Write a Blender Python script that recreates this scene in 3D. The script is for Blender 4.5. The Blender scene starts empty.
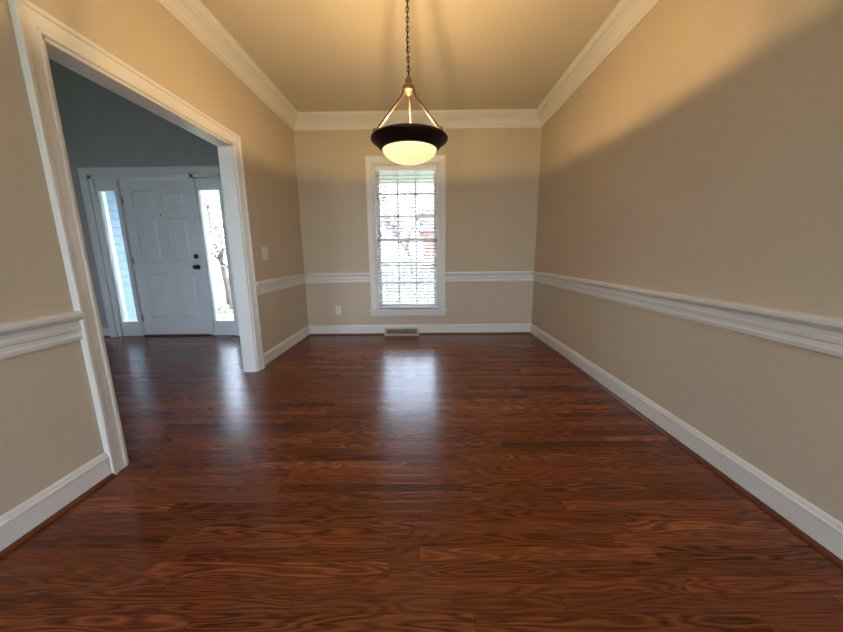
import bpy, math, random
from mathutils import Vector, Matrix
random.seed(7)
S=bpy.context.scene
# ------------------------------------------------------------ materials
def new_mat(name):
    m=bpy.data.materials.new(name); m.use_nodes=True
    nt=m.node_tree; b=nt.nodes.get('Principled BSDF'); return m,nt,b
def simple(name,col,rough=0.5,metal=0,noise=0.0,nscale=8,bump=0.0,bscale=200,coat=0):
    m,nt,b=new_mat(name)
    b.inputs['Roughness'].default_value=rough; b.inputs['Metallic'].default_value=metal
    b.inputs['Base Color'].default_value=(*col,1)
    if coat: b.inputs['Coat Weight'].default_value=coat
    tc=nt.nodes.new('ShaderNodeTexCoord')
    n=nt.nodes.new('ShaderNodeTexNoise'); n.inputs['Scale'].default_value=nscale; n.inputs['Detail'].default_value=4
    nt.links.new(tc.outputs['Object'],n.inputs['Vector'])
    r=nt.nodes.new('ShaderNodeValToRGB')
    k=max(noise,0.01)
    r.color_ramp.elements[0].position=0.3; r.color_ramp.elements[1].position=0.7
    r.color_ramp.elements[0].color=(*[c*(1-k) for c in col],1)
    r.color_ramp.elements[1].color=(*[min(1,c*(1+k)) for c in col],1)
    nt.links.new(n.outputs['Fac'],r.inputs['Fac']); nt.links.new(r.outputs['Color'],b.inputs['Base Color'])
    if bump:
        n2=nt.nodes.new('ShaderNodeTexNoise'); n2.inputs['Scale'].default_value=bscale; n2.inputs['Detail'].default_value=3
        nt.links.new(tc.outputs['Object'],n2.inputs['Vector'])
        bp=nt.nodes.new('ShaderNodeBump'); bp.inputs['Strength'].default_value=bump; bp.inputs['Distance'].default_value=0.002
        nt.links.new(n2.outputs['Fac'],bp.inputs['Height']); nt.links.new(bp.outputs['Normal'],b.inputs['Normal'])
    return m
def emis(name,col,st,base=(0.8,0.7,0.5),tex=False):
    m,nt,b=new_mat(name)
    b.inputs['Base Color'].default_value=(*base,1)
    b.inputs['Emission Color'].default_value=(*col,1)
    b.inputs['Emission Strength'].default_value=st
    if tex:
        tc=nt.nodes.new('ShaderNodeTexCoord'); n=nt.nodes.new('ShaderNodeTexNoise')
        n.inputs['Scale'].default_value=9; n.inputs['Detail'].default_value=5; n.inputs['Distortion'].default_value=1.5
        nt.links.new(tc.outputs['Object'],n.inputs['Vector'])
        r=nt.nodes.new('ShaderNodeValToRGB')
        r.color_ramp.elements[0].position=0.3; r.color_ramp.elements[1].position=0.7
        r.color_ramp.elements[0].color=(col[0]*.9,col[1]*0.76,col[2]*0.6,1); r.color_ramp.elements[1].color=(*col,1)
        nt.links.new(n.outputs['Fac'],r.inputs['Fac']); nt.links.new(r.outputs['Color'],b.inputs['Emission Color'])
    return m
def glass_mat():
    m,nt,b=new_mat('window_glass'); nt.nodes.remove(b)
    out=nt.nodes['Material Output']
    t=nt.nodes.new('ShaderNodeBsdfTransparent'); g=nt.nodes.new('ShaderNodeBsdfGlossy')
    g.inputs['Roughness'].default_value=0.02
    f=nt.nodes.new('ShaderNodeFresnel'); f.inputs['IOR'].default_value=1.35
    mx=nt.nodes.new('ShaderNodeMixShader')
    nt.links.new(f.outputs[0],mx.inputs[0]); nt.links.new(t.outputs[0],mx.inputs[1]); nt.links.new(g.outputs[0],mx.inputs[2])
    nt.links.new(mx.outputs[0],out.inputs['Surface']); return m
def wood_floor():
    m,nt,b=new_mat('oak_floor_cherry_stain'); L=nt.links; N=nt.nodes
    def math_(op,a,bb=None,c=None):
        n=N.new('ShaderNodeMath'); n.operation=op
        for i,v in enumerate((a,bb,c)):
            if v is None: continue
            if isinstance(v,(int,float)): n.inputs[i].default_value=v
            else: L.new(v,n.inputs[i])
        return n.outputs[0]
    def comb(x,y,z):
        n=N.new('ShaderNodeCombineXYZ')
        for i,v in enumerate((x,y,z)):
            if isinstance(v,(int,float)): n.inputs[i].default_value=v
            else: L.new(v,n.inputs[i])
        return n.outputs[0]
    tc=N.new('ShaderNodeTexCoord'); sp=N.new('ShaderNodeSeparateXYZ'); L.new(tc.outputs['Object'],sp.inputs[0])
    x,y=sp.outputs[0],sp.outputs[1]
    W=0.057; Ln=0.85
    yr=math_('DIVIDE',y,W); row=math_('FLOOR',yr); fy=math_('FRACT',yr)
    wn=N.new('ShaderNodeTexWhiteNoise'); wn.noise_dimensions='1D'; L.new(row,wn.inputs['W'])
    xo=math_('ADD',math_('DIVIDE',x,Ln),math_('MULTIPLY',wn.outputs['Value'],7.3))
    col=math_('FLOOR',xo); fx=math_('FRACT',xo)
    w2=N.new('ShaderNodeTexWhiteNoise'); w2.noise_dimensions='3D'; L.new(comb(col,row,3.0),w2.inputs['Vector'])
    rnd=w2.outputs['Value']
    w3=N.new('ShaderNodeTexWhiteNoise'); w3.noise_dimensions='3D'; L.new(comb(col,row,9.0),w3.inputs['Vector'])
    rnd2=w3.outputs['Value']
    off=math_('MULTIPLY',rnd,40.0)
    # cathedral grain; strength varies board to board (plain / rift sawn)
    n1=N.new('ShaderNodeTexNoise'); n1.inputs['Scale'].default_value=1; n1.inputs['Detail'].default_value=1.6; n1.inputs['Distortion'].default_value=0.06
    L.new(comb(math_('MULTIPLY',x,1.7),math_('MULTIPLY',y,16.0),off),n1.inputs['Vector'])
    rings=math_('SINE',math_('MULTIPLY',n1.outputs['Fac'],80.0))
    rings=math_('MULTIPLY_ADD',rings,0.5,0.5)
    w4=N.new('ShaderNodeTexWhiteNoise'); w4.noise_dimensions='3D'; L.new(comb(col,row,17.0),w4.inputs['Vector'])
    ramp_=math_('MULTIPLY_ADD',w4.outputs['Value'],0.24,0.09)
    n2=N.new('ShaderNodeTexNoise'); n2.inputs['Scale'].default_value=1; n2.inputs['Detail'].default_value=5
    L.new(comb(math_('MULTIPLY',x,8.0),math_('MULTIPLY',y,260.0),off),n2.inputs['Vector'])
    n3=N.new('ShaderNodeTexNoise'); n3.inputs['Scale'].default_value=1; n3.inputs['Detail'].default_value=3
    L.new(comb(math_('MULTIPLY',x,1.2),math_('MULTIPLY',y,8.0),off),n3.inputs['Vector'])
    v=math_('MULTIPLY',rings,ramp_)
    v=math_('ADD',v,math_('MULTIPLY',n2.outputs['Fac'],0.50))
    v=math_('ADD',v,math_('MULTIPLY',rnd2,0.24))
    v=math_('ADD',v,math_('MULTIPLY',n3.outputs['Fac'],0.18))
    r=N.new('ShaderNodeValToRGB'); e=r.color_ramp.elements
    e[0].position=0.26; e[0].color=(0.032,0.0065,0.0022,1)
    e[1].position=0.92; e[1].color=(0.38,0.118,0.031,1)
    e2=r.color_ramp.elements.new(0.46); e2.color=(0.118,0.026,0.0075,1)
    e3=r.color_ramp.elements.new(0.68); e3.color=(0.215,0.053,0.014,1)
    L.new(v,r.inputs['Fac'])
    sy=math_('MINIMUM',fy,math_('SUBTRACT',1.0,fy)); sx=math_('MINIMUM',fx,math_('SUBTRACT',1.0,fx))
    seam=math_('MINIMUM',math_('DIVIDE',sy,0.022),math_('DIVIDE',sx,0.0015)); seam=math_('MINIMUM',seam,1.0)
    mx=N.new('ShaderNodeMix'); mx.data_type='RGBA'
    L.new(seam,mx.inputs['Factor']); mx.inputs['A'].default_value=(0.04,0.009,0.004,1); L.new(r.outputs['Color'],mx.inputs['B'])
    L.new(mx.outputs['Result'],b.inputs['Base Color'])
    rr=math_('MULTIPLY_ADD',n3.outputs['Fac'],0.10,0.18); L.new(rr,b.inputs['Roughness'])
    b.inputs['Specular IOR Level'].default_value=0.36
    h=math_('ADD',math_('MULTIPLY',seam,0.5),math_('MULTIPLY',n3.outputs['Fac'],0.9))
    h=math_('ADD',h,math_('MULTIPLY',rings,0.05))
    bp=N.new('ShaderNodeBump'); bp.inputs['Strength'].default_value=0.3; bp.inputs['Distance'].default_value=0.0015
    L.new(h,bp.inputs['Height']); L.new(bp.outputs['Normal'],b.inputs['Normal'])
    return m
def siding(name,col,period=0.12):
    m,nt,b=new_mat(name); N=nt.nodes; L=nt.links
    tc=N.new('ShaderNodeTexCoord'); n=N.new('ShaderNodeTexNoise'); n.inputs['Scale'].default_value=3
    L.new(tc.outputs['Object'],n.inputs['Vector'])
    r=N.new('ShaderNodeValToRGB'); r.color_ramp.elements[0].color=(*[c*0.9 for c in col],1); r.color_ramp.elements[1].color=(*col,1)
    L.new(n.outputs['Fac'],r.inputs['Fac']); L.new(r.outputs['Color'],b.inputs['Base Color']); b.inputs['Roughness'].default_value=0.6
    return m
WALL=simple('wall_paint_beige',(0.575,0.475,0.345),0.75,noise=0.02,nscale=1.5,bump=0.25,bscale=160)
FWALL=simple('foyer_wall_paint_grey',(0.40,0.40,0.395),0.75,noise=0.02,nscale=1.5,bump=0.2,bscale=160)
CEIL=simple('ceiling_paint',(0.68,0.60,0.47),0.85,noise=0.02,nscale=2,bump=0.35,bscale=120)
TRIM=simple('trim_white_gloss',(0.76,0.73,0.67),0.35,noise=0.015,nscale=5)
DOORP=simple('door_paint_white',(0.82,0.83,0.84),0.4,noise=0.015,nscale=5)
FLOOR=wood_floor()
SHOE=simple('stained_shoe_moulding',(0.12,0.032,0.012),0.3,noise=0.3,nscale=12)
GLASS=glass_mat()
BRONZE=simple('oil_rubbed_bronze',(0.018,0.012,0.009),0.42,0.6,noise=0.2,nscale=20)
COPPER=simple('antique_brass',(0.24,0.16,0.10),0.38,0.85,noise=0.15,nscale=20)
BOWL=emis('alabaster_bowl_glow',(1.0,0.76,0.38),0.62,tex=True)
BULB=emis('bulb_glow',(1.0,0.67,0.31),2600)
SLAT=simple('blind_slat_white',(0.88,0.89,0.90),0.45,noise=0.01)
PLATE=simple('switch_plate_ivory',(0.75,0.72,0.64),0.4,noise=0.01)
DARK=simple('dark_slot',(0.02,0.018,0.015),0.6)
REGM=simple('register_tan_metal',(0.50,0.42,0.33),0.4,0.2,noise=0.05)
BRASS=simple('dark_hardware',(0.05,0.035,0.02),0.3,0.8,noise=0.1)
SID=siding('blue_lap_siding',(0.26,0.36,0.45))
SIDW=siding('white_lap_siding',(0.8,0.8,0.8))
BRICK=simple('red_brick',(0.45,0.16,0.11),0.8,noise=0.3,nscale=20)
ROOF=simple('roof_shingle',(0.16,0.16,0.18),0.9,noise=0.3,nscale=15)
GRASS=simple('lawn',(0.26,0.29,0.17),0.95,noise=0.3,nscale=3)
CONC=simple('concrete',(0.5,0.49,0.47),0.85,noise=0.12,nscale=6)
ROAD=simple('asphalt',(0.25,0.25,0.26),0.9,noise=0.15,nscale=10)
BARK=simple('bark',(0.10,0.07,0.055),0.9,noise=0.4,nscale=20)
BLOSS=simple('blossom',(0.50,0.38,0.40),0.8,noise=0.2,nscale=5)
LEAF=simple('spring_leaf',(0.25,0.32,0.14),0.8,noise=0.3,nscale=5)
PORCHC=simple('porch_ceiling_blue',(0.32,0.42,0.48),0.7,noise=0.03)
# ------------------------------------------------------------ mesh builder
class B:
    def __init__(s): s.v=[];s.f=[];s.m=[];s.sm=[]
    def add(s,vs,fs,mat=0,smooth=False):
        o=len(s.v); s.v+= [tuple(v) for v in vs]
        for f in fs: s.f.append([i+o for i in f]); s.m.append(mat); s.sm.append(smooth)
    def box(s,x0,x1,y0,y1,z0,z1,mat=0):
        vs=[(x,y,z) for z in (z0,z1) for y in (y0,y1) for x in (x0,x1)]
        s.add(vs,[(0,2,3,1),(4,5,7,6),(0,1,5,4),(2,6,7,3),(0,4,6,2),(1,3,7,5)],mat)
    def sweep(s,p0,p1,A,Nn,prof,c0=(0,0),c1=(0,0),mat=0,smooth=False):
        p0=Vector(p0);p1=Vector(p1);A=Vector(A);Nn=Vector(Nn);t=(p1-p0).normalized()
        n=len(prof);vs=[]
        for p,c in ((p0,c0),(p1,c1)):
            for u,d in prof: vs.append(p+A*u+Nn*d+t*(c[0]*u+c[1]*d))
        fs=[(i,(i+1)%n,n+(i+1)%n,n+i) for i in range(n)]
        fs.append(list(range(n))[::-1]); fs.append([n+i for i in range(n)])
        s.add(vs,fs,mat,smooth)
    def lathe(s,prof,c=(0,0,0),seg=48,mat=0,closed=False,axis='Z'):
        vs=[];n=len(prof)
        for k in range(seg):
            a=2*math.pi*k/seg
            for r,z in prof:
                if axis=='Z': vs.append((c[0]+r*math.cos(a),c[1]+r*math.sin(a),c[2]+z))
                else: vs.append((c[0]+r*math.cos(a),c[1]+z,c[2]+r*math.sin(a)))
        fs=[]
        rng=n if closed else n-1
        for k in range(seg):
            k2=(k+1)%seg
            for i in range(rng):
                j=(i+1)%n
                fs.append((k*n+i,k2*n+i,k2*n+j,k*n+j))
        s.add(vs,fs,mat,True)
    def tube(s,pts,rad,seg=8,mat=0,closed=False):
        pts=[Vector(p) for p in pts];n=len(pts);vs=[]
        up=Vector((0.123,0.05,1)).normalized()
        for i,p in enumerate(pts):
            if closed: d=pts[(i+1)%n]-pts[i-1]
            else: d=pts[min(i+1,n-1)]-pts[max(i-1,0)]
            d.normalize(); a=d.cross(up)
            if a.length<1e-3: a=d.cross(Vector((1,0,0)))
            a.normalize(); b=d.cross(a)
            r=rad[i] if isinstance(rad,(list,tuple)) else rad
            for k in range(seg):
                th=2*math.pi*k/seg; vs.append(p+a*(r*math.cos(th))+b*(r*math.sin(th)))
        fs=[]
        for i in range(n if closed else n-1):
            j=(i+1)%n
            for k in range(seg):
                fs.append((i*seg+k,i*seg+(k+1)%seg,j*seg+(k+1)%seg,j*seg+k))
        if not closed:
            fs.append(list(range(seg))[::-1]); fs.append([(n-1)*seg+k for k in range(seg)])
        s.add(vs,fs,mat,True)
    def build(s,name,mats,parent=None,bevel=0):
        me=bpy.data.meshes.new(name); me.from_pydata(s.v,[],s.f)
        for m in mats: me.materials.append(m)
        me.polygons.foreach_set('material_index',s.m); me.polygons.foreach_set('use_smooth',s.sm)
        import bmesh
        bm=bmesh.new(); bm.from_mesh(me); bmesh.ops.recalc_face_normals(bm,faces=bm.faces); bm.to_mesh(me); bm.free()
        me.update()
        o=bpy.data.objects.new(name,me); S.collection.objects.link(o)
        if parent: o.parent=parent
        if bevel:
            md=o.modifiers.new('b','BEVEL'); md.width=bevel; md.segments=2; md.limit_method='ANGLE'
        return o
def empty(name):
    o=bpy.data.objects.new(name,None); S.collection.objects.link(o); return o
def holes(b,a0,a1,z0,z1,hs,mk,mat=0):
    us=sorted({a0,a1,*[h[0] for h in hs],*[h[1] for h in hs]}); zs=sorted({z0,z1,*[h[2] for h in hs],*[h[3] for h in hs]})
    for i in range(len(us)-1):
        zrun=None
        for j in range(len(zs)-1):
            cu=(us[i]+us[i+1])/2; cz=(zs[j]+zs[j+1])/2
            inside=any(h[0]<cu<h[1] and h[2]<cz<h[3] for h in hs)
            if inside:
                if zrun: mk(us[i],us[i+1],zrun[0],zrun[1]); zrun=None
            else: zrun=(zrun[0],zs[j+1]) if zrun else (zs[j],zs[j+1])
        if zrun: mk(us[i],us[i+1],zrun[0],zrun[1])
# ------------------------------------------------------------ dimensions
XL,XR,YF,YB,H=-1.57,1.45,4.30,-2.2,2.72
TW=0.12; FXL=-4.9; FH=5.2
OY0,OY1,OZ=1.52,2.90,1.975
WX0,WX1,WZ0,WZ1=-0.62,0.20,0.35,2.17
EX0,EX1,EZ1=-4.20,-2.53,2.08
# floor
b=B(); b.box(FXL-.1,XR+.1,YB-.1,YF+.16,-.1,0); b.build('floor',[FLOOR])
# walls
b=B(); holes(b,XL,XR+.12,0,H,[(WX0,WX1,WZ0,WZ1)],lambda a,c,z0,z1:b.box(a,c,YF,YF+.16,z0,z1)); b.build('wall_far',[WALL])
b=B(); b.box(XR,XR+.12,YB,YF,0,H); b.build('wall_right',[WALL])
b=B(); holes(b,XL,XR+.12,0,H,[(-1.15,1.15,.35,2.3)],lambda a,c,z0,z1:b.box(a,c,YB-.16,YB,z0,z1)); b.build('wall_back',[WALL])
b=B(); holes(b,YB,YF,0,FH,[(OY0,OY1,0,OZ)],lambda a,c,z0,z1:b.box(XL-TW,XL,a,c,z0,z1)); b.build('wall_left',[WALL])
b=B(); holes(b,FXL-.1,XL,0,FH,[(EX0,EX1,0,EZ1),(-3.8,-2.9,3.4,4.6)],lambda a,c,z0,z1:b.box(a,c,YF+.0,YF+.16,z0,z1)); b.build('wall_foyer_front',[FWALL])
b=B(); b.box(FXL-.12,FXL,YB,YF,0,FH); b.build('wall_foyer_left',[FWALL])
b=B(); holes(b,FXL-.1,XL,0,FH,[(-4.2,-2.6,.4,2.5)],lambda a,c,z0,z1:b.box(a,c,YB-.16,YB,z0,z1)); b.build('wall_foyer_back',[FWALL])
b=B(); b.box(XL,XR+.12,YB-.16,YF+.16,H,H+.12); b.build('ceiling',[CEIL])
b=B(); b.box(FXL-.12,XL,YB-.16,YF+.16,FH,FH+.12); b.build('ceiling_foyer',[FWALL])
# ------------------------------------------------------------ trim profiles
base=[(0,0),(0,.016),(.100,.016),(.104,.020),(.112,.020),(.118,.013),(.126,.011),(.132,.006),(.135,0)]
shoe=[(0,.016),(0,.034),(.006,.034),(.013,.030),(.018,.022),(.019,.016)]
rail=[(0,0),(0,.012),(.018,.016),(.024,.010),(.040,.010),(.046,.018),(.060,.020),(.066,.013),(.084,.015),(.092,.028),(.100,.040),(.108,.046),(.122,.046),(.128,.040),(.130,0)]
rail=[(u+.705,d) for u,d in rail]
crown=[(0,0),(0,.014),(.018,.018),(.022,.026),(.032,.026),(.036,.020),(.042,.022),(.056,.030),(.082,.052),(.100,.078),(.106,.082),(.108,.092),(.124,.092),(.128,.100),(.142,.114),(.160,.118),(.160,0)]
crown=[(u+H-.160,d) for u,d in crown]
Z=(0,0,1)
def run(kind,name,p0,p1,n,m0,m1,prof,mats,extra=None):
    b=B(); b.sweep((*p0,0),(*p1,0),Z,(*n,0),prof,(0,m0),(0,-m1))
    if extra: b.sweep((*p0,0),(*p1,0),Z,(*n,0),extra,(0,m0),(0,-m1),1)
    return b.build(name,mats)
segs={'far':((XL,YF),(XR,YF),(0,-1)),'right':((XR,YF),(XR,YB),(-1,0)),'back':((XR,YB),(XL,YB),(0,1))}
for k,(a,c,n) in segs.items():
    run(0,'baseboard_'+k,a,c,n,1,1,base,[TRIM,SHOE],shoe)
CW=.092
b=B()
for a,c,m0,m1 in (((XL,YB),(XL,OY0-CW),1,0),((XL,OY1+CW),(XL,YF),0,1)):
    for pr,mt in ((base,0),(shoe,1)): b.sweep((*a,0),(*c,0),Z,(1,0,0),pr,(0,m0),(0,-m1),mt)
b.build('baseboard_left',[TRIM,SHOE])
b=B(); b.sweep((EX0-.09,YF,0),(FXL,YF,0),Z,(0,-1,0),base); b.sweep((EX0-.09,YF,0),(FXL,YF,0),Z,(0,-1,0),shoe,mat=1)
b.sweep((EX1+.09,YF,0),(XL-TW,YF,0),Z,(0,-1,0),base)
b.sweep((FXL,YB,0),(FXL,YF,0),Z,(1,0,0),base); b.build('baseboard_foyer',[TRIM,SHOE])
# chair rail
b=B()
wc=.088
b.sweep((XL,YF,0),(WX0-wc,YF,0),Z,(0,-1,0),rail,(0,1),(0,0)); b.sweep((WX1+wc,YF,0),(XR,YF,0),Z,(0,-1,0),rail,(0,0),(0,-1))
b.sweep((XR,YF,0),(XR,YB,0),Z,(-1,0,0),rail,(0,1),(0,-1))
b.sweep((XL,YB,0),(XL,OY0-CW,0),Z,(1,0,0),rail,(0,1),(0,0)); b.sweep((XL,OY1+CW,0),(XL,YF,0),Z,(1,0,0),rail,(0,0),(0,-1))
b.build('trim_chair_rail',[TRIM])
b=B()
for p,q,n in (((XL,YF),(XR,YF),(0,-1)),((XR,YF),(XR,YB),(-1,0)),((XR,YB),(XL,YB),(0,1)),((XL,YB),(XL,YF),(1,0))):
    b.sweep((*p,0),(*q,0),Z,(*n,0),crown,(0,1),(0,-1))
b.build('trim_crown_moulding',[TRIM])
# casing profile across u
def cas(w): return [(0,0),(0,.010),(.004,.014),(.012,.014),(.018,.010),(w*.62,.016),(w*.74,.017),(w*.78,.024),(w-.004,.026),(w,.022),(w,0)]
# cased opening
b=B(); pr=cas(CW)
for side,n in ((XL,(1,0,0)),(XL-TW,(-1,0,0))):
    b.sweep((side,OY0,0),(side,OY0,OZ),(0,-1,0),n,pr,(0,0),(1,0))
    b.sweep((side,OY1,0),(side,OY1,OZ),(0,1,0),n,pr,(0,0),(1,0))
    b.sweep((side,OY0,OZ),(side,OY1,OZ),Z,n,pr,(-1,0),(1,0))
b.box(XL-TW-.001,XL+.001,OY0-.001,OY0+.016,0,OZ); b.box(XL-TW-.001,XL+.001,OY1-.016,OY1+.001,0,OZ); b.box(XL-TW-.001,XL+.001,OY0,OY1,OZ-.016,OZ+.001)
b.build('trim_cased_opening',[TRIM])
# ------------------------------------------------------------ dining window
w=empty('window_1')
b=B(); pr=cas(wc)
b.sweep((WX0,YF,WZ0),(WX0,YF,WZ1),(-1,0,0),(0,-1,0),pr,(0,0),(1,0))
b.sweep((WX1,YF,WZ0),(WX1,YF,WZ1),(1,0,0),(0,-1,0),pr,(0,0),(1,0))
b.sweep((WX0,YF,WZ1),(WX1,YF,WZ1),Z,(0,-1,0),pr,(-1,0),(1,0))
b.box(WX0-wc-.02,WX1+wc+.02,YF-.045,YF+.06,WZ0-.028,WZ0)      # stool
b.sweep((WX0-wc,YF,WZ0-.028),(WX1+wc,YF,WZ0-.028),(0,0,-1),(0,-1,0),[(0,0),(0,.02),(.045,.016),(.055,.02),(.066,.012),(.066,0)])
b.box(WX0,WX0+.018,YF,YF+.16,WZ0,WZ1); b.box(WX1-.018,WX1,YF,YF+.16,WZ0,WZ1); b.box(WX0,WX1,YF,YF+.16,WZ1-.018,WZ1); b.box(WX0,WX1,YF+.05,YF+.17,WZ0,WZ0+.02)
b.build('window_casing',[TRIM],w)
def sash(b,x0,x1,z0,z1,y0,y1,cols,rows,fr=.042,mu=.022):
    b.box(x0,x0+fr,y0,y1,z0,z1); b.box(x1-fr,x1,y0,y1,z0,z1); b.box(x0,x1,y0,y1,z0,z0+fr); b.box(x0,x1,y0,y1,z1-fr,z1)
    gx0,gx1,gz0,gz1=x0+fr,x1-fr,z0+fr,z1-fr
    for i in range(1,cols):
        c=gx0+(gx1-gx0)*i/cols; b.box(c-mu/2,c+mu/2,y0+.006,y1-.006,gz0,gz1)
    for i in range(1,rows):
        c=gz0+(gz1-gz0)*i/rows; b.box(gx0,gx1,y0+.006,y1-.006,c-mu/2,c+mu/2)
    ym=(y0+y1)/2; b.box(gx0,gx1,ym-.002,ym+.002,gz0,gz1,1)
zm=(WZ0+WZ1)/2
b=B(); sash(b,WX0+.018,WX1-.018,WZ0+.02,zm+.02,YF+.085,YF+.115,3,3); sash(b,WX0+.018,WX1-.018,zm-.02,WZ1-.018,YF+.12,YF+.15,3,3)
b.build('sashes',[TRIM,GLASS],w)
# blind
bl=empty('window_blind')
b=B(); bx0,bx1=WX0+.024,WX1-.024
b.box(bx0,bx1,YF+.008,YF+.062,WZ1-.075,WZ1-.02)
b.box(bx0,bx1,YF+.014,YF+.056,WZ0+.012,WZ0+.03)
z=WZ0+.06; tilt=math.radians(19); cy=YF+.036
while z<WZ1-.085:
    hw=.024
    prof=[]
    for k in range(5):
        s=-1+k*.5; prof.append((s*hw,.0035*(1-s*s)))
    pts=[(cy+u*math.cos(tilt),z+u*math.sin(tilt)+hh) for u,hh in prof]
    pts+= [(y,zz-.0026) for y,zz in pts[::-1]]
    n=len(pts)
    vs=[(bx0,y,zz) for y,zz in pts]+[(bx1,y,zz) for y,zz in pts]
    b.add(vs,[(i,(i+1)%n,n+(i+1)%n,n+i) for i in range(n)]+[list(range(n))[::-1],[n+i for i in range(n)]])
    z+=.043
b.build('slats',[SLAT],bl)
b=B()
for x in (bx0+.12,bx1-.12,(bx0+bx1)/2):
    for yy in (cy-.026,cy+.026): b.box(x-.0012,x+.0012,yy-.0008,yy+.0008,WZ0+.02,WZ1-.06)
b.tube([(bx0+.05,YF+.002,WZ1-.06),(bx0+.05,YF-.002,WZ1-.9)],.004)
b.build('ladder_cords',[SLAT],bl)
# back windows added out of view behind the camera to let daylight in
pr=cas(.088)
def frame(b,x0,x1,z0,z1,y,ny):
    b.sweep((x0,y,z0),(x0,y,z1),(-1,0,0),(0,ny,0),pr,(-1,0),(1,0)); b.sweep((x1,y,z0),(x1,y,z1),(1,0,0),(0,ny,0),pr,(-1,0),(1,0))
    b.sweep((x0,y,z1),(x1,y,z1),Z,(0,ny,0),pr,(-1,0),(1,0)); b.sweep((x0,y,z0),(x1,y,z0),(0,0,-1),(0,ny,0),pr,(-1,0),(1,0))
b=B()
for x0,x1 in ((-1.15,-.39),(-.38,.38),(.39,1.15)): sash(b,x0,x1,.35,2.3,YB-.12,YB-.08,2,3)
frame(b,-1.15,1.15,.35,2.3,YB,1); b.build('added_window_back',[TRIM,GLASS])  # unseen dining window, added as daylight source for the room
b=B(); sash(b,-3.8,-2.9,3.4,4.6,YF+.06,YF+.10,3,4); frame(b,-3.8,-2.9,3.4,4.6,YF,-1); b.build('window_3',[TRIM,GLASS])
b=B()
for x0,x1 in ((-4.2,-3.4),(-3.4,-2.6)):
    sash(b,x0,x1,.4,2.5,YB-.12,YB-.08,2,3)
frame(b,-4.2,-2.6,.4,2.5,YB,1); b.build('added_window_foyer',[TRIM,GLASS])  # unseen foyer window, added to brighten the foyer front wall
# ------------------------------------------------------------ front door unit
d=empty('door_1')
DX0,DX1,DZ=-3.845,-2.93,2.03
b=B(); pr=cas(.085)
b.sweep((EX0,YF,0),(EX0,YF,EZ1),(-1,0,0),(0,-1,0),pr,(0,0),(1,0)); b.sweep((EX1,YF,0),(EX1,YF,EZ1),(1,0,0),(0,-1,0),pr,(0,0),(1,0))
b.sweep((EX0,YF,EZ1),(EX1,YF,EZ1),Z,(0,-1,0),pr,(-1,0),(1,0))
y0,y1=YF+.005,YF+.15
b.box(EX0,-4.15,y0,y1,0,EZ1); b.box(-2.575,EX1,y0,y1,0,EZ1); b.box(EX0,EX1,y0,y1,DZ+.008,EZ1)
b.box(-3.895,DX0-.004,y0,y1,0,EZ1); b.box(DX1+.004,-2.875,y0,y1,0,EZ1)
for a,c in ((-4.15,-3.895),(-2.875,-2.575)):
    b.box(a,c,y0+.03,y1-.03,0,.20); b.box(a,c,y0+.03,y1-.03,1.90,DZ+.02)
    b.box(a+.03,c-.03,y0+.022,y0+.032,.05,.16)
    b.box(a,a+.02,y0+.03,y1-.03,.2,1.9); b.box(c-.02,c,y0+.03,y1-.03,.2,1.9)
    b.box(a,c,y0+.07,y0+.076,.2,1.9,1)
b.box(DX0-.05,DX1+.05,y0,y1+.02,0,.016,2)
b.build('door_frame_with_sidelights',[DOORP,GLASS,SHOE],d)
b=B(); fy=YF+.045; by=fy+.044
st=.115; zs=[(.22,.84),(.98,1.56),(1.67,1.90)]; xm=(DX0+DX1)/2; cx=.05
cols=[(DX0+st,xm-cx),(xm+cx,DX1-st)]
b.box(DX0,DX0+st,fy,by,.018,DZ); b.box(DX1-st,DX1,fy,by,.018,DZ); b.box(xm-cx,xm+cx,fy,by,.018,DZ)
zz=[.018]+[q for p in zs for q in p]+[DZ]
for i in range(0,len(zz),2): 
    for a,c in cols: b.box(a,c,fy,by,zz[i],zz[i+1])
for a,c in cols:
    for z0,z1 in zs:
        def ring(i,y): return [(a+i,y,z0+i),(c-i,y,z0+i),(c-i,y,z1-i),(a+i,y,z1-i)]
        rs=[ring(0,fy),ring(.012,fy+.014),ring(.03,fy+.014),ring(.055,fy+.004)]
        vs=sum(rs,[])
        fs=[]
        for k in range(3):
            for j in range(4): fs.append((k*4+j,k*4+(j+1)%4,(k+1)*4+(j+1)%4,(k+1)*4+j))
        fs.append((12,13,14,15)); b.add(vs,fs)
        b.box(a,c,by-.01,by,z0,z1)
b.build('door_slab',[DOORP],d)
b=B(); kx=DX1-.065
b.lathe([(0,0),(.033,0),(.033,-.006),(.014,-.012),(.012,-.035),(.026,-.045),(.030,-.058),(.024,-.07),(0,-.074)],(kx,fy,.93),24,axis='Y')
b.lathe([(0,0),(.031,0),(.031,-.012),(.02,-.018),(0,-.018)],(kx,fy,1.07),24,axis='Y')
b.box(kx-.004,kx+.004,fy-.034,fy-.016,1.052,1.088)
for zh in (.25,1.02,1.78): b.box(DX0-.006,DX0+.004,fy-.006,fy+.002,zh-.045,zh+.045)
b.lathe([(0,0),(.008,0),(.008,-.004),(0,-.004)],(xm,fy,1.6),12,axis='Y')
b.build('door_hardware',[BRASS],d)
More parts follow.
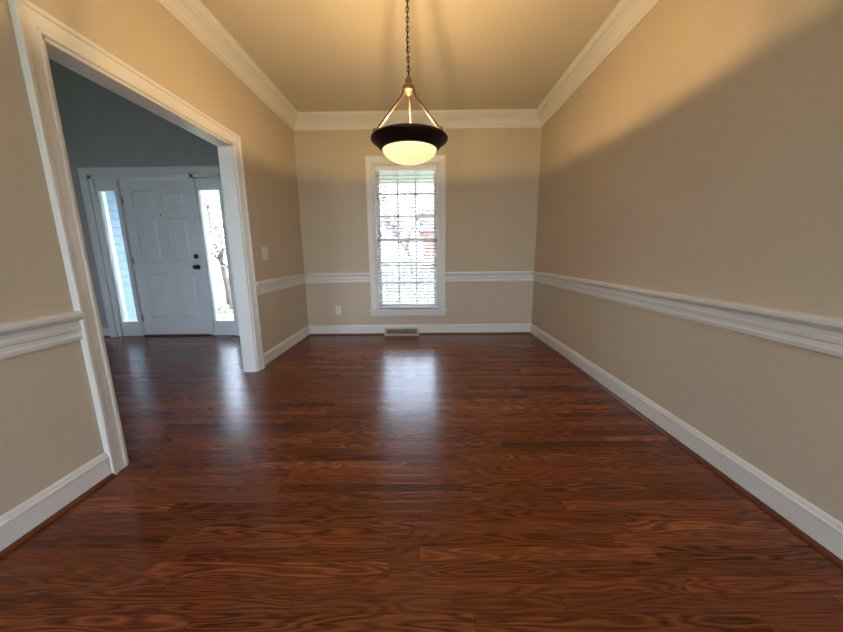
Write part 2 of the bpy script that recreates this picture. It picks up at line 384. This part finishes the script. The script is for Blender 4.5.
# ------------------------------------------------------------ outlets / switch / register
b=B(); b.box(-1.185,-1.115,YF-.006,YF,.28,.395)
for zc in (.318,.358):
    b.box(-1.167,-1.133,YF-.009,YF-.005,zc-.014,zc+.014)
    b.box(-1.159,-1.156,YF-.0095,YF-.008,zc-.006,zc+.006,1); b.box(-1.144,-1.141,YF-.0095,YF-.008,zc-.006,zc+.006,1)
b.build('wall_outlet',[PLATE,DARK],bevel=.0015)
b=B(); b.box(XL,XL+.006,3.21,3.325,1.03,1.15)
for yc in (3.245,3.29): b.box(XL+.005,XL+.009,yc-.008,yc+.008,1.07,1.11); b.box(XL+.008,XL+.016,yc-.004,yc+.004,1.088,1.102)
b.build('light_switch',[PLATE],bevel=.0015)
b=B(); rx0,rx1=-.53,-.07; ry=YF-.035
prof=[(0,0),(0,.05),(.012,.052),(.095,.018),(.10,.012),(.10,0)]
b.sweep((rx0,ry,0),(rx0+.025,ry,0),Z,(0,-1,0),prof); b.sweep((rx1-.025,ry,0),(rx1,ry,0),Z,(0,-1,0),prof)
b.sweep((rx0,ry,0),(rx1,ry,0),Z,(0,-1,0),[(0,0),(0,.05),(.014,.052),(.022,.048),(.022,0)])
b.sweep((rx0,ry,0),(rx1,ry,0),Z,(0,-1,0),[(.082,0),(.082,.023),(.095,.018),(.10,.012),(.10,0)])
b.sweep((rx0+.02,ry,0),(rx1-.02,ry,0),Z,(0,-1,0),[(.01,0),(.01,.036),(.09,.008),(.09,0)],mat=1)
nf=22
for i in range(nf):
    x=rx0+.03+(rx1-rx0-.06)*i/(nf-1); s=.012*(1 if i<nf/2 else -1)
    p=[(x-s,ry-.047,.02),(x-s+.004,ry-.047,.02),(x+s+.004,ry-.022,.085),(x+s,ry-.022,.085)]
    q=[(a,c+.008,e-.003) for a,c,e in p]
    b.add(p+q,[(0,1,2,3),(7,6,5,4),(0,4,5,1),(1,5,6,2),(2,6,7,3),(3,7,4,0)])
b.build('baseboard_register',[REGM,DARK])
# ------------------------------------------------------------ pendant
PX,PY,PZ=-.08,2.17,1.76
p=empty('pendant_light')
b=B()
b.lathe([(.232,.012),(.237,.006),(.235,-.004),(.213,-.020),(.194,-.038),(.178,-.054),(.168,-.058),(.160,-.054),(.175,-.040),(.194,-.020),(.218,.000),(.225,.010)],(PX,PY,PZ),96,closed=True)
b.build('bronze_rim',[BRONZE],p)
b=B(); pr=[]
for k in range(15):
    a=k/14*math.pi/2; pr.append((.168*math.cos(a) if k<14 else 0.0005,-.050-.085*math.sin(a)))
b.lathe(pr,(PX,PY,PZ),64); b.build('glass_bowl',[BOWL],p)
b=B()
HZ=2.04
b.lathe([(0,.075),(.010,.075),(.012,.060),(.020,.055),(.022,.045),(.016,.038),(.024,.028),(.036,.012),(.040,-.004),(.036,-.012),(.018,-.016),(.014,-.03),(0,-.034)],(PX,PY,HZ),32)
for ang in (-32,88,208):
    a=math.radians(ang); cx,cyy=math.cos(a),math.sin(a)
    b.tube([(PX+.028*cx,PY+.028*cyy,HZ-.004),(PX+.05*cx,PY+.05*cyy,HZ-.05),(PX+.222*cx,PY+.222*cyy,PZ+.012)],.0075,10)
    b.lathe([(0,.03),(.007,.026),(.012,.014),(.012,.0),(0,-.002)],(PX+.223*cx,PY+.223*cyy,PZ+.006),14)
b.build('rods_and_hub',[COPPER],p)
b=B()
LR=.042
b.tube([(PX,PY,PZ-.05),(PX,PY,PZ-.13)],.006,8)
for ang in (30,150,270):
    a=math.radians(ang); cx,cyy=math.cos(a)*LR,math.sin(a)*LR
    b.tube([(PX,PY,PZ-.05),(PX+cx,PY+cyy,PZ-.055)],.006,8)
    b.lathe([(0,-.01),(.014,-.01),(.015,.026),(0,.026)],(PX+cx,PY+cyy,PZ-.055),16)
z=HZ+.072; i=0
while z<H-.03:
    pts=[]
    for k in range(16):
        t=2*math.pi*k/16; u=.0085*math.cos(t); vv=.0165*math.sin(t)
        if i%2: pts.append((PX+u,PY,z+.012+vv))
        else: pts.append((PX,PY+u,z+.012+vv))
    b.tube(pts,.0024,6,closed=True); z+=.0255; i+=1
b.tube([(PX+.004,PY+.003,HZ+.07),(PX-.004,PY-.003,2.3),(PX+.004,PY,2.5),(PX,PY,H-.02)],.0025,6)
b.lathe([(0,-.045),(.012,-.045),(.02,-.035),(.055,-.022),(.064,-.006),(.064,0),(0,0)],(PX,PY,H),32)
b.build('chain_and_canopy',[BRONZE],p)
b=B()
for ang in (30,150,270):
    a=math.radians(ang); cx,cyy=math.cos(a)*LR,math.sin(a)*LR
    pr=[]
    for k in range(11):
        t=-math.pi/2+math.pi*k/10; pr.append((max(.0003,.0085*math.cos(t)),.012*math.sin(t)))
    b.lathe(pr,(PX+cx,PY+cyy,PZ-.014),20)
b.build('bulbs',[BULB],p)
# ------------------------------------------------------------ exterior
b=B(); b.box(-60,60,-40,80,-.75,-.7); b.build('ground_lawn',[GRASS])
b=B(); b.box(-60,60,18,24,-.7,-.69); b.build('ground_street',[ROAD])
b=B(); b.box(-4.7,3.4,YF+.17,6.35,-.2,-.06); b.box(-4.6,3.3,YF+.3,6.25,-.7,-.2); b.build('porch_floor',[CONC])
b=B(); b.box(-4.7,3.6,YF+.17,6.5,2.52,2.6); b.box(-4.7,3.5,6.1,6.3,2.30,2.52,1); b.build('porch_roof',[PORCHC,TRIM])
b=B()
def col(x): 
    b.box(x-.08,x+.08,6.12,6.28,-.06,2.30); b.box(x-.11,x+.11,6.09,6.31,-.06,.12); b.box(x-.11,x+.11,6.09,6.31,2.18,2.30)
for x in (-2.35,1.2,3.2): col(x)
b.build('porch_column',[TRIM])
b=B()
b.box(-2.27,3.12,6.16,6.24,.86,.91); b.box(-2.27,3.12,6.175,6.225,.06,.11)
x=-2.2
while x<3.1: b.box(x-.018,x+.018,6.182,6.218,.11,.86); x+=.115
b.build('porch_railing',[TRIM])
# siding wing
b=B(); b.box(-7.5,-4.74,YF+.18,7.0,-.7,5.0)
z=-.6
while z<4.9:
    b.sweep((-4.74,YF+.19,z),(-4.74,7.0,z),Z,(1,0,0),[(0,0),(0,.028),(.125,.002),(.125,0)]); z+=.125
b.box(-4.76,-4.70,6.94,7.03,-.7,5.0,1); b.build('house_wing_blue_siding',[SID,TRIM])
def house(name,x,y,wd,mat):
    b=B(); b.box(x,x+wd,y,y+7,-.7,3.0); h0=3.0
    b.add([(x-.4,y-.4,h0),(x+wd+.4,y-.4,h0),(x+wd+.4,y+7.4,h0),(x-.4,y+7.4,h0),(x+.3,y+3.5,h0+2.6),(x+wd-.3,y+3.5,h0+2.6)],[(0,1,5,4),(2,3,4,5),(0,4,3),(1,2,5),(0,3,2,1)],1)
    for i in range(4):
        wx=x+wd*(i+.5)/4; b.box(wx-.6,wx+.6,y-.06,y,.5 if i!=2 else -.6,2.2,2); b.box(wx-.5,wx+.5,y-.08,y-.05,.6 if i!=2 else -.6,2.1,3)
    b.build(name,[mat,ROOF,TRIM,DARK])
house('neighbour_house',0.0,30,13,BRICK); house('neighbour_house',-17,31,12,SIDW); house('neighbour_house',-38,31,13,BRICK)
def tree(name,x,y,h,leaf,seed,z0=-.7,lean=0,n=1700):
    R=random.Random(seed); b=B(); tips=[]
    def br(p,dv,l,r,dep):
        pts=[p];rad=[r];q=p.copy();dd=dv.copy()
        for k in range(4):
            dd=(dd+Vector((R.uniform(-.2,.2),R.uniform(-.2,.2),R.uniform(-.05,.15)))).normalized(); q=q+dd*l/4; pts.append(q.copy()); rad.append(r*(1-.1*(k+1)))
            if dep<=2: tips.append(q.copy())
        b.tube(pts,rad,6)
        if dep==0: return
        for k in range(3):
            nd=(dd+Vector((R.uniform(-.9,.9),R.uniform(-.9,.9),R.uniform(-.1,.5)))).normalized()
            br(pts[R.choice((2,3,4))],nd,l*R.uniform(.6,.8),r*.55,dep-1)
    br(Vector((x,y,z0)),Vector((lean,0,1)).normalized(),h*.38,h*.022,4)
    for i in range(n):
        c=R.choice(tips)+Vector((R.gauss(0,.13),R.gauss(0,.13),R.gauss(0,.13)))*h/5
        a=Vector((R.gauss(0,1),R.gauss(0,1),R.gauss(0,1))).normalized(); t=a.orthogonal().normalized(); u=a.cross(t); s=R.uniform(.03,.07)*h/5
        b.add([c-t*s,c+u*s*.6,c+t*s,c-u*s*.6],[(0,1,2,3)],1)
    b.build(name,[BARK,leaf])
tree('flowering_tree',-5.4,9.0,4.6,BLOSS,3,n=2600)
tree('flowering_tree',-3.4,15.0,6.5,BLOSS,5,n=3000)
tree('flowering_tree',1.9,15.5,6.5,BLOSS,8,n=3000)
tree('shade_tree',-12,17,8,LEAF,11,n=2500)
tree('flowering_tree',-1.0,27,8,BLOSS,12,n=4000)
b=B()
R=random.Random(4)
for cx in (-6.6,-5.8,-5.0,-1.6,-.6,.4,1.4):
    for i in range(260):
        a=Vector((R.gauss(0,1),R.gauss(0,1),abs(R.gauss(0,1)))).normalized()*R.uniform(.35,.5); c=Vector((cx,7.8,-.6))+a*1.15
        t=a.orthogonal().normalized(); u=a.cross(t).normalized(); s=R.uniform(.04,.07); b.add([c-t*s,c+u*s,c+t*s,c-u*s],[(0,1,2,3)])
b.build('shrub_row',[LEAF])
# ------------------------------------------------------------ world + sun
wd=bpy.data.worlds.new('World'); S.world=wd; wd.use_nodes=True; nt=wd.node_tree
bg=nt.nodes['Background']; tc=nt.nodes.new('ShaderNodeTexCoord'); sp=nt.nodes.new('ShaderNodeSeparateXYZ'); r=nt.nodes.new('ShaderNodeValToRGB')
nt.links.new(tc.outputs['Generated'],sp.inputs[0]); nt.links.new(sp.outputs[2],r.inputs['Fac']); nt.links.new(r.outputs['Color'],bg.inputs['Color'])
r.color_ramp.elements[0].color=(0.70,0.84,1,1); r.color_ramp.elements[1].color=(0.50,0.70,1,1)
bg.inputs['Strength'].default_value=6.3
sl=bpy.data.lights.new('sun','SUN'); sl.energy=6; sl.angle=.02; sl.color=(1,.95,.88)
so=bpy.data.objects.new('sun',sl); S.collection.objects.link(so)
so.rotation_euler=Vector((-.9,-.1,-.9)).to_track_quat('-Z','Y').to_euler()
# ------------------------------------------------------------ camera
cam=bpy.data.cameras.new('camera'); co=bpy.data.objects.new('camera',cam); S.collection.objects.link(co); S.camera=co
cam.sensor_width=36; cam.lens=36*325/843; cam.clip_start=.02
M=Matrix.Rotation(math.radians(.44),4,'Z')@Matrix.Rotation(math.radians(90-10.8),4,'X')@Matrix.Rotation(math.radians(-.6),4,'Z')
co.matrix_world=Matrix.Translation((0,0,1.07))@M
S.view_settings.view_transform='Standard'; S.view_settings.exposure=1.03
